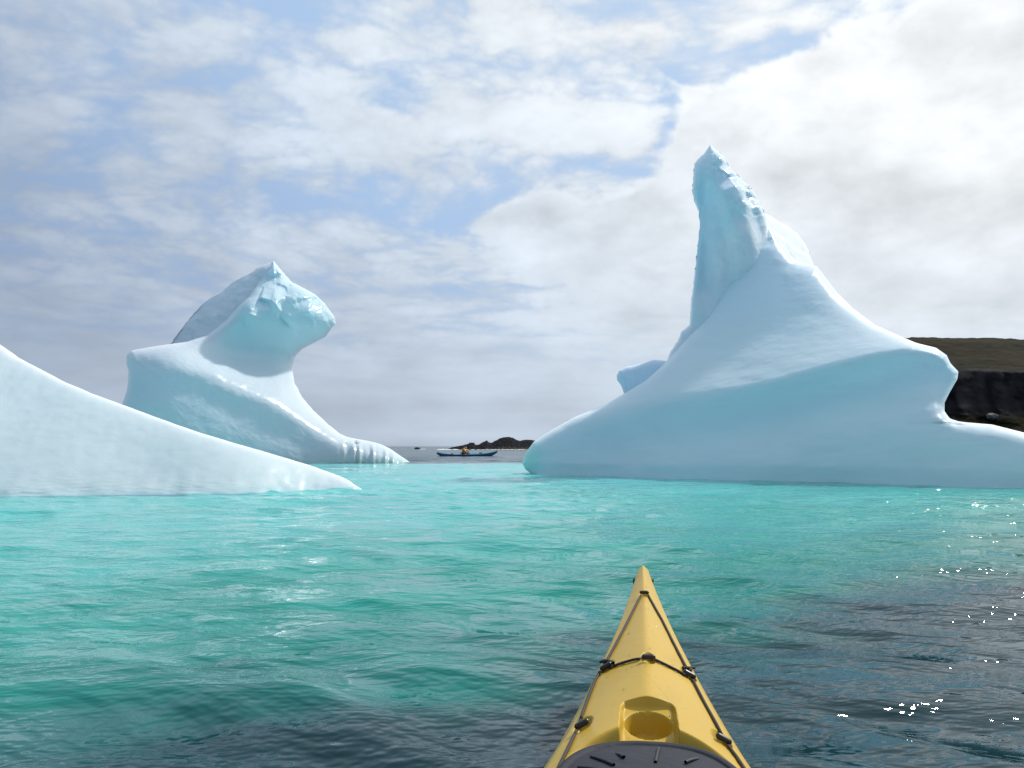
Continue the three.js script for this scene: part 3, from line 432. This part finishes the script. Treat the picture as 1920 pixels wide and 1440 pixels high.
// far kayaker in a blue kayak, bow to the right
{
  const D = 74, c = place(876, 854, D), t = thing('kayak', 'slim blue sea kayak crossing the gap between the two bergs', 'kayak', [c[0], 0, c[2]], 0.06);
  const halfW = (v) => 0.29 * Math.sin(Math.PI * clamp(v, 0.001, 0.999)) ** 0.85 + 0.006, sheer = (v) => 0.16 + 0.26 * Math.max(0, (v - 0.55) / 0.45) ** 2.2 + 0.14 * Math.max(0, (0.4 - v) / 0.4) ** 2.2, keel = (v) => -0.1 + 0.45 * Math.max(0, (v - 0.8) / 0.2) ** 2 + 0.3 * Math.max(0, (0.15 - v) / 0.15) ** 2, ridge = (v) => 0.07 + 0.05 * bell(v, 0.62, 0.16) - 0.03 * bell(v, 0.3, 0.2);
  const [hull, deck] = kayakLoft(5.2, halfW, sheer, keel, ridge, 90, 24);
  const blue = plain([0.006, 0.085, 0.17], 0.3, { side: THREE.DoubleSide, clearcoat: 0.5 }), cy = plain([0.012, 0.17, 0.27], 0.3, { side: THREE.DoubleSide, clearcoat: 0.5 }), black = plain([0.012, 0.012, 0.016], 0.5);
  part('hull', hull, blue, t); part('deck', deck, cy, t);
  part('cockpit_rim', new THREE.TorusGeometry(1, 0.06, 8, 40).rotateX(Math.PI / 2).scale(0.42, 0.5, 0.24).translate(-0.2, 0.285, 0), black, t);
  for (const [x, r] of [[1.15, 0.13], [-1.3, 0.14]]) part('hatch', new THREE.CylinderGeometry(r, r * 1.06, 0.04, 28).translate(x, x > 0 ? 0.305 : 0.224, 0), black, t);
  // kayaker: seat at hip height 0.12, facing +x
  const B = [c[0] - 0.35, 0, c[2]], per = thing('person', 'kayaker in an orange jacket and dark hat paddling the blue kayak', 'person', B, 0.06); per.scale.setScalar(0.9); per.position.y = -0.03;
  const sh = 0.74, hipY = 0.2;
  const core = [cap([0, hipY, 0], [0.02, 0.45, 0], 0.15, 0.135), cap([0.02, 0.45, -0.05], [0.05, 0.66, -0.08], 0.12, 0.11), cap([0.02, 0.45, 0.05], [0.05, 0.66, 0.08], 0.12, 0.11), cap([0.05, 0.70, -0.16], [0.05, 0.70, 0.16], 0.075, 0.075)];
  const hands = [[0.50, 0.50, 0.26], [0.42, 0.62, -0.28]], elbows = [[0.24, 0.45, 0.36], [0.2, 0.50, -0.38]];
  const arms = [], leg = [];
  [1, -1].forEach((s, i) => { arms.push(cap([0.05, 0.70, 0.19 * s], elbows[i], 0.062, 0.05), cap(elbows[i], hands[i], 0.05, 0.034)); leg.push(cap([0.0, hipY - 0.02, 0.09 * s], [0.45, 0.31, 0.14 * s], 0.085, 0.06), cap([0.45, 0.31, 0.14 * s], [0.86, 0.1, 0.1 * s], 0.055, 0.04), cap([0.86, 0.1, 0.1 * s], [0.93, 0.2, 0.1 * s], 0.04, 0.03)); });
  const headC = [0.1, 0.93, 0], neck = [cap([0.06, 0.72, 0], [0.09, 0.86, 0], 0.055, 0.052)], head = [cap([0.085, 0.955, 0], [0.12, 0.9, 0], 0.092, 0.07), cap([0.145, 0.86, 0], [0.16, 0.855, 0], 0.038, 0.03), cap([0.195, 0.925, 0], [0.215, 0.905, 0], 0.011, 0.015), cap([0.1, 0.92, 0.088], [0.09, 0.94, 0.094], 0.018, 0.02), cap([0.1, 0.92, -0.088], [0.09, 0.94, -0.094], 0.018, 0.02), cap([0.16, 0.965, 0.05], [0.16, 0.965, -0.05], 0.02, 0.02)];
  const skin = plain([0.42, 0.24, 0.16], 0.6), geos = [];
  geos.push(netMesh(field([...core, ...arms, ...leg, ...neck, ...head], 0.035), [-0.25, -0.02, -0.5], [1.05, 1.12, 0.5], 0.016));
  // hands closed on the paddle shaft
  const sA = new THREE.Vector3(0.40, 0.644, -0.34), sB = new THREE.Vector3(0.51, 0.487, 0.32), ax = sB.clone().sub(sA).normalize();
  hands.forEach((h) => {
    const o = new THREE.Vector3(...h), f = new THREE.Vector3(1, 0, 0).addScaledVector(ax, -ax.x).normalize(), u = new THREE.Vector3().crossVectors(ax, f), caps = [], V = (a, b, c2) => o.clone().addScaledVector(ax, a).addScaledVector(f, b).addScaledVector(u, c2).toArray();
    caps.push(cap(V(-0.03, -0.02, 0), V(0.03, -0.02, 0), 0.022, 0.02), cap(V(-0.025, 0.01, 0.018), V(0.028, 0.01, 0.018), 0.016, 0.015));
    [0.036, 0.013, -0.011, -0.034].forEach((q, i) => { const L = [0.85, 1, 0.96, 0.78][i]; caps.push(cap(V(q, 0.015, 0.026), V(q, 0.045 * L, 0.022), 0.0095, 0.009), cap(V(q, 0.045 * L, 0.022), V(q, 0.048 * L, -0.012), 0.009, 0.0085), cap(V(q, 0.048 * L, -0.012), V(q, 0.022, -0.028), 0.0085, 0.008)); });
    caps.push(cap(V(0.035, -0.01, -0.01), V(0.03, 0.012, -0.03), 0.012, 0.01), cap(V(0.03, 0.012, -0.03), V(0.01, 0.03, -0.034), 0.01, 0.009));
    geos.push(netMesh(field(caps, 0.008), h.map((e) => e - 0.09), h.map((e) => e + 0.09), 0.004));
  });
  const strip = (g) => { g.deleteAttribute('uv'); return g; };
  const body = part('body', mergeGeometries(geos.map(strip)), skin, per);
  for (const s of [1, -1]) part('eye', new THREE.SphereGeometry(0.012, 10, 8).translate(0.176, 0.935, 0.034 * s), plain([0.02, 0.015, 0.012], 0.2), body);
  part('mouth', new THREE.CapsuleGeometry(0.006, 0.035, 4, 8).rotateX(Math.PI / 2).translate(0.188, 0.872, 0), plain([0.3, 0.1, 0.09], 0.5), body);
  const grow = (cs, e) => cs.map((q) => cap(q.a, q.b, q.ra + e, q.rb + e));
  const armsShort = arms.map((q, i) => i % 2 ? cap(q.a, [0, 1, 2].map((j) => lerp(q.a[j], q.b[j], 0.82)), q.ra, lerp(q.ra, q.rb, 0.82)) : q);
  part('jacket', netMesh(field([...grow(core.slice(1), 0.028), ...grow(armsShort, 0.018)], 0.04), [-0.28, 0.12, -0.52], [0.62, 0.86, 0.52], 0.016), plain([0.68, 0.27, 0.02], 0.75), body);
  part('spray_skirt', netMesh(field([cap([0, 0.2, 0], [0.02, 0.42, 0], 0.19, 0.165), cap([0.05, 0.27, 0.08], [0.5, 0.26, 0.02], 0.12, 0.06), cap([0.05, 0.27, -0.08], [0.5, 0.26, -0.02], 0.12, 0.06)], 0.06), [-0.3, 0.0, -0.35], [0.68, 0.66, 0.35], 0.02), plain([0.03, 0.012, 0.022], 0.8), body);
  part('hat', mergeGeometries([netMesh((p) => Math.max(field([cap([0.07, 0.985, 0], [0.09, 0.975, 0], 0.102, 0.1)], 0.02)(p), 0.968 - p[1]), [-0.08, 0.9, -0.16], [0.24, 1.12, 0.16], 0.01), strip(new THREE.CylinderGeometry(0.115, 0.145, 0.03, 28).translate(0.09, 0.965, 0))].map((g) => g.index ? g.toNonIndexed() : g)), plain([0.018, 0.016, 0.02], 0.8), body);
  const pad = thing('paddle', 'dark double-bladed paddle held by the kayaker in orange', 'paddle', B, 0.06), mid = sA.clone().add(sB).multiplyScalar(0.5), e1 = mid.clone().addScaledVector(ax, -0.86), e2 = mid.clone().addScaledVector(ax, 0.86);
  pad.scale.setScalar(0.9); pad.position.y = -0.03; part('shaft', tube([e1.toArray(), mid.toArray(), e2.toArray()], 0.014, 20, 10), black, pad);
  for (const [e, s] of [[e1, -1], [e2, 1]]) { const sp = new THREE.Shape(); sp.moveTo(0, -0.02); sp.bezierCurveTo(0.1, -0.1, 0.38, -0.11, 0.46, -0.03); sp.quadraticCurveTo(0.48, 0.04, 0.4, 0.08); sp.bezierCurveTo(0.28, 0.1, 0.1, 0.08, 0, 0.02); const g = new THREE.ExtrudeGeometry(sp, { depth: 0.012, bevelEnabled: true, bevelSize: 0.004, bevelThickness: 0.004, bevelSegments: 2 }); const M = new THREE.Matrix4(), x = ax.clone().multiplyScalar(s), y = new THREE.Vector3(0.4, 0.9, 0).addScaledVector(x, -new THREE.Vector3(0.4, 0.9, 0).dot(x)).normalize(), z = new THREE.Vector3().crossVectors(x, y); M.makeBasis(x, y, z).setPosition(e); g.applyMatrix4(M); part('blade', g, plain([0.5, 0.5, 0.48], 0.5), pad); }
}

// ------------------------------------------------------------------ the yellow kayak under the camera
{
  const HEAD = -8.26 * Math.PI / 180, OX = 0.014, t = thing('kayak', 'yellow kayak bow with black deck lines pointing ahead from the bottom edge', 'kayak', [OX, 0, 0], HEAD);
  const TIP = 3.03, STERN = -2.0;
  // local: x across, y up, -z ahead; a = metres ahead of the camera
  const halfW = smoothCurve([[-2.0, 0.01], [-1.6, 0.1], [-1.0, 0.2], [-0.3, 0.285], [0.3, 0.3], [0.8, 0.275], [1.2, 0.221], [1.47, 0.178], [1.585, 0.158], [1.77, 0.131], [2.0, 0.1025], [2.31, 0.069], [2.62, 0.0435], [2.9, 0.024], [3.0, 0.0185], [3.02, 0.0155], [3.027, 0.011], [3.03, 0.003]]);
  const sheer = smoothCurve([[-2.0, 0.36], [-1.0, 0.26], [0.3, 0.23], [1.0, 0.25], [1.47, 0.272], [1.77, 0.298], [2.0, 0.318], [2.31, 0.343], [2.62, 0.362], [2.9, 0.378], [3.03, 0.383]]);
  const peak = smoothCurve([[-2.0, 0.01], [-1, 0.05], [0.3, 0.09], [1.0, 0.085], [1.47, 0.072], [1.77, 0.060], [2.0, 0.050], [2.31, 0.038], [2.62, 0.029], [2.9, 0.021], [3.0, 0.016], [3.03, 0.006]]);
  const keel = smoothCurve([[-2.0, 0.2], [-1.7, -0.02], [-1, -0.1], [1.5, -0.1], [2.2, -0.07], [2.6, 0.02], [2.85, 0.17], [2.98, 0.29], [3.03, 0.37]]);
  const flat = (x, w) => Math.sqrt(x * x + w * w) - w;                      // rounded fold
  const HC = 1.229, HL = 0.225, HW = 0.142;                                 // hatch
  const PF = 1.616, PW = 0.0435, PT = Math.tan(15 * Math.PI / 180), WC = 1.558, WR = 0.0402;
  const fit = [];                                                           // small scoops before the fairleads
  function deckY(a, x) {
    const w = halfW(a), q = clamp(Math.abs(x) / w), ridge = sstep(1.2, 1.8, a);
    const roof = 1 - flat(q, 0.06) / flat(1, 0.06), dome = 1 - q ** 2.1;
    let y = sheer(a) + peak(a) * lerp(dome, lerp(roof, dome, 0.25), ridge) - 0.012 * sstep(0.88, 1, q) * Math.min(1, w / 0.05);
    const h = (Math.abs((a - HC) / HL) ** 2.5 + Math.abs(x / HW) ** 2.5) ** 0.4;   // hatch recess
    y = lerp(y, Math.min(y, 0.283 + 0.03 * (a < HC ? 1 : 0)), sstep(1.17, 1.05, h));
    if (a > 1.36 && a < PF + 0.01 && Math.abs(x) < PW + 0.02) {                 // compass recess
      const pl = 0.3315 - PT * (PF - a), half = PW * (1 - 0.1 * sstep(PF - 0.02, PF, a));
      const ins = sstep(PF, PF - 0.006, a) * sstep(half + 0.005, half, Math.abs(x));
      y = lerp(y, Math.min(y, pl), ins);
      y -= 0.036 * sstep(WR + 0.0015, WR - 0.0025, Math.hypot(x, (a - WC) / Math.cos(Math.atan(PT)))) * ins;
    }
    for (const f of fit) { const dx = (x - f[1]) / 0.016, da = (a - f[0] - 0.03) / 0.042, d = Math.hypot(dx, da); if (d < 1) y -= 0.016 * sstep(1, 0.78, d); }
    return y;
  }
  const toLocal = (p) => { const x = p[0] - OX, z = p[2], c = Math.cos(-HEAD), s = Math.sin(-HEAD); return [c * x + s * z, p[1], -s * x + c * z]; };
  function onDeck(px, py, lift = 0) { // where a line of sight meets the deck
    let lo = 0.7, hi = 3.3; const d = sight(px, py), at = (k) => toLocal([d[0] * k, EYE + d[1] * k, d[2] * k]);
    for (let k = lo; k < hi; k += 0.004) { const p = at(k), a = -p[2]; if (a < TIP && Math.abs(p[0]) <= halfW(a) && p[1] <= deckY(a, p[0]) + lift) return p; }
    for (let k = lo; k < hi; k += 0.004) { const p = at(k), a = -p[2]; if (p[1] <= sheer(Math.min(a, TIP)) + lift) return [Math.sign(p[0]) * Math.min(Math.abs(p[0]), halfW(a) + 0.004), sheer(a) + lift, p[2]]; }
    return at(2);
  }
  const F1 = [[1208, 1113, 0], [1216, 1235, 0], [1137, 1252, -1], [1292, 1267, 1], [1092, 1361, -1], [1356, 1389, 1]].map(([x, y, s]) => [...onDeck(x, y, 0.006), s]);
  for (const f of F1) fit.push([-f[2], f[0]]);
  const yellow = plain([0.50, 0.318, 0.028], 0.45, { side: THREE.DoubleSide, specularIntensity: 0.6, clearcoat: 0.1, clearcoatRoughness: 0.3, bumpMap: grainBump, bumpScale: 0.0012 });
  const deckMat = yellow.clone(); deckMat.vertexColors = true;
  const black = plain([0.012, 0.011, 0.012], 0.28), rope = plain([0.028, 0.02, 0.017], 0.75, { side: THREE.DoubleSide }), rubber = plain([0.085, 0.095, 0.115], 0.55, { bumpMap: grainBump, bumpScale: 0.002 });
  // deck: rows close together where the recesses are
  const rows = []; for (let a = STERN; a < 1.0; a += 0.03) rows.push(a); for (let a = 1.0; a < 2.2; a += 0.003) rows.push(a); for (let a = 2.2; a < TIP; a += 0.005) rows.push(a); rows.push(TIP);
  part('deck', grid(130, rows.length - 1, (u, v) => { const a = rows[Math.round(v * (rows.length - 1))], w = halfW(a), q = 2 * u - 1, x = w * (0.75 * q + 0.25 * q ** 3); const d = 1 - 0.10 * sstep(0.0, 0.45, fbm(x * 14, a * 6, 2, 4)) - 0.16 * sstep(0.30, 0.5, fbm(x * 60 + a * 18, a * 5, 5, 3)) + 0.05 * fbm(x * 5, a * 2, 9, 2); return [x, deckY(a, x), -a, d, d, d * d]; }), deckMat, t);
  part('hull', grid(40, 150, (u, v) => { const a = lerp(STERN, TIP, v), w = halfW(a), th = Math.PI * u, c = Math.cos(th), s = Math.sin(th), q = sstep(1.2, 2.8, a); return [-w * Math.sign(c) * Math.abs(c) ** lerp(0.55, 1.25, q), lerp(sheer(a) - 0.012 * Math.min(1, w / 0.05), keel(a), s ** 0.9), -a]; }), yellow, t);
  // lines
  const line = (pts, lift = 0.0042) => pts.flatMap((p, i) => i ? [0.33, 0.67, 1].map((t) => [lerp(pts[i - 1][0], p[0], t), lerp(pts[i - 1][1], p[1], t)]) : [p]).map(([x, y]) => { const p = onDeck(x, y, lift); return p; });
  const cord = (pts) => part('deck_line', tube(line(pts), 0.0029, pts.length * 14, 8), rope, t);
  cord([[1201, 1117], [1189, 1141], [1175, 1169], [1155, 1207], [1139, 1236], [1137, 1251], [1125, 1259], [1115, 1277], [1105, 1303], [1092, 1338], [1087, 1355], [1089, 1362], [1081, 1369], [1067, 1399], [1047, 1440], [1022, 1494]]);
  cord([[1216, 1117], [1229, 1140], [1242, 1163], [1262, 1203], [1279, 1236], [1289, 1255], [1292, 1268], [1302, 1280], [1321, 1317], [1344, 1358], [1354, 1379], [1357, 1391], [1366, 1399], [1382, 1420], [1399, 1446], [1428, 1494]]);
  cord([[1142, 1252], [1152, 1248], [1166, 1243], [1187, 1237], [1204, 1234], [1216, 1235], [1227, 1236], [1248, 1246], [1268, 1256], [1284, 1265], [1290, 1268]]);
  for (const f of F1) { // fairleads
    const turn = f[3] === 0 ? 0 : f[3] * -0.06 , g = new THREE.CapsuleGeometry(0.0052, 0.0185, 6, 14).rotateZ(Math.PI / 2), P = g.attributes.position; for (let i = 0; i < P.count; i++) { const x = P.getX(i); P.setY(i, P.getY(i) * (1.15 - 900 * x * x) + 0.002); P.setZ(i, P.getZ(i) * (1.25 - 700 * x * x)); } g.computeVertexNormals();
    const dY = (deckY(-f[2], f[0] + 0.01) - deckY(-f[2], f[0] - 0.01)) / 0.02; g.rotateZ(f[3] === 0 ? 0 : Math.atan(dY)); g.rotateY(turn);
    const small = 1 - 0.18 * sstep(2.2, 2.8, -f[2]); g.scale(small, small, small); g.translate(f[0], f[1] + 0.0015, f[2]);
    const m = part('fairlead', g, black, t);
    for (const s of [-1, 1]) { const e = new THREE.SphereGeometry(0.0022, 10, 6).scale(1, 0.6, 1).translate(f[0] + s * 0.0085 * Math.cos(turn), f[1] + 0.0045 + (f[3] === 0 ? 0 : s * 0.0085 * dY), f[2] - s * 0.0085 * Math.sin(turn)); part('screw', e, plain([0.3, 0.3, 0.31], 0.3, { metalness: 0.9 }), m); }
  }
  for (const [k, tails] of [[[1139, 1243], [[1126, 1241], [1150, 1243]]], [[1288, 1257], [[1302, 1252], [1280, 1252]]]]) { // knots
    const c = onDeck(k[0], k[1], 0.008), g = new THREE.TorusKnotGeometry(0.0058, 0.0034, 60, 8, 2, 3).rotateX(1.2).translate(c[0], c[1] + 0.002, c[2]); const m = part('knot', g, rope, t);
    for (const q of tails) { const e = onDeck(q[0], q[1], 0.010); part('cord_tail', tube([c, [(c[0] + e[0]) / 2, (c[1] + e[1]) / 2 + 0.003, (c[2] + e[2]) / 2], e], 0.0032, 12, 8), rope, m); }
  }
  // carrying toggle at the stem
  for (const s of [-1, 1]) { const z = -2.885, w = halfW(2.885); part('grab_loop', tube([[s * (w - 0.004), 0.365, z + 0.03], [s * (w + 0.0035), 0.372, z + 0.02], [s * (w + 0.005), 0.366, z - 0.01], [s * (w + 0.002), 0.345, z - 0.02], [s * (w - 0.01), 0.325, z - 0.01]], 0.0042, 24, 8), black, t); }
  // hatch cover
  const sup = (k, n = 2.5) => (th) => { const c = Math.cos(th), s = Math.sin(th); return [HW * k * Math.sign(c) * Math.abs(c) ** (2 / n), HL * k * Math.sign(s) * Math.abs(s) ** (2 / n)]; };
  const prof = [[1.0, 0.275], [1.012, 0.300], [1.012, 0.316], [1.0, 0.3235], [0.96, 0.3265], [0.93, 0.3255], [0.91, 0.3225], [0.6, 0.331], [0.3, 0.336], [0.0, 0.337]];
  const hatch = part('hatch_cover', grid(120, 60, (u, v) => { const f = v * (prof.length - 1), i = Math.min(prof.length - 2, Math.floor(f)), k = lerp(prof[i][0], prof[i + 1][0], f - i), y = lerp(prof[i][1], prof[i + 1][1], f - i), [x, z] = sup(Math.max(k, 0.001))(2 * Math.PI * u); return [x, y, -(HC + z)]; }), plain([0.024, 0.027, 0.036], 0.7, { specularIntensity: 0.45, side: THREE.DoubleSide, bumpMap: grainBump, bumpScale: 0.003 }), t);
  for (let i = 0; i < 14; i++) { const th = (i + 0.25 + 0.22 * Math.sin(i * 5.1)) / 14 * 2 * Math.PI, [x0, z0] = sup(0.5 + 0.06 * Math.sin(i * 3.7))(th), [x1, z1] = sup(0.78 + 0.06 * Math.cos(i * 2.3))(th); const a = [x0, 0.3352, -(HC + z0)], b = [x1, 0.3266, -(HC + z1)]; part('rib', tube([a, [(x0 + x1) / 2, 0.3318, -(HC + (z0 + z1) / 2)], b], 0.0026, 8, 6), plain([0.012, 0.012, 0.015], 0.5), hatch); }
  { // beads of spray on the deck
    const rnd = rng(77), drops = [], bead = new THREE.SphereGeometry(1, 10, 6);
    for (let i = 0; i < 170; i++) { const a = 1.3 + 1.5 * rnd() ** 1.3, x = halfW(a) * 0.86 * (2 * rnd() - 1), r = 0.0009 + 0.0019 * rnd() ** 3; drops.push(bead.clone().scale(r * (0.8 + 0.5 * rnd()), r * 0.5, r).translate(x, deckY(a, x) + r * 0.1, -a)); }
    part('water_drops', mergeGeometries(drops), new THREE.MeshPhysicalMaterial({ color: 0xffffff, roughness: 0.02, transmission: 1, thickness: 0.002, ior: 1.33 }), t).userData.kind = 'stuff';
  }
  // cockpit under the camera
  const CK = -0.05, ck = part('cockpit_rim', new THREE.TorusGeometry(1, 0.05, 10, 60).rotateX(Math.PI / 2).scale(0.2, 0.35, 0.36).translate(0, 0.335, -CK), black, t);
  part('spray_deck', grid(48, 16, (u, v) => { const th = 2 * Math.PI * u; return [0.2 * v * Math.cos(th), 0.335 + 0.03 * (1 - v * v), -(CK + 0.36 * v * Math.sin(th))]; }), plain([0.02, 0.02, 0.024], 0.8, { side: THREE.DoubleSide }), ck);
}
renderer.render(scene, camera);
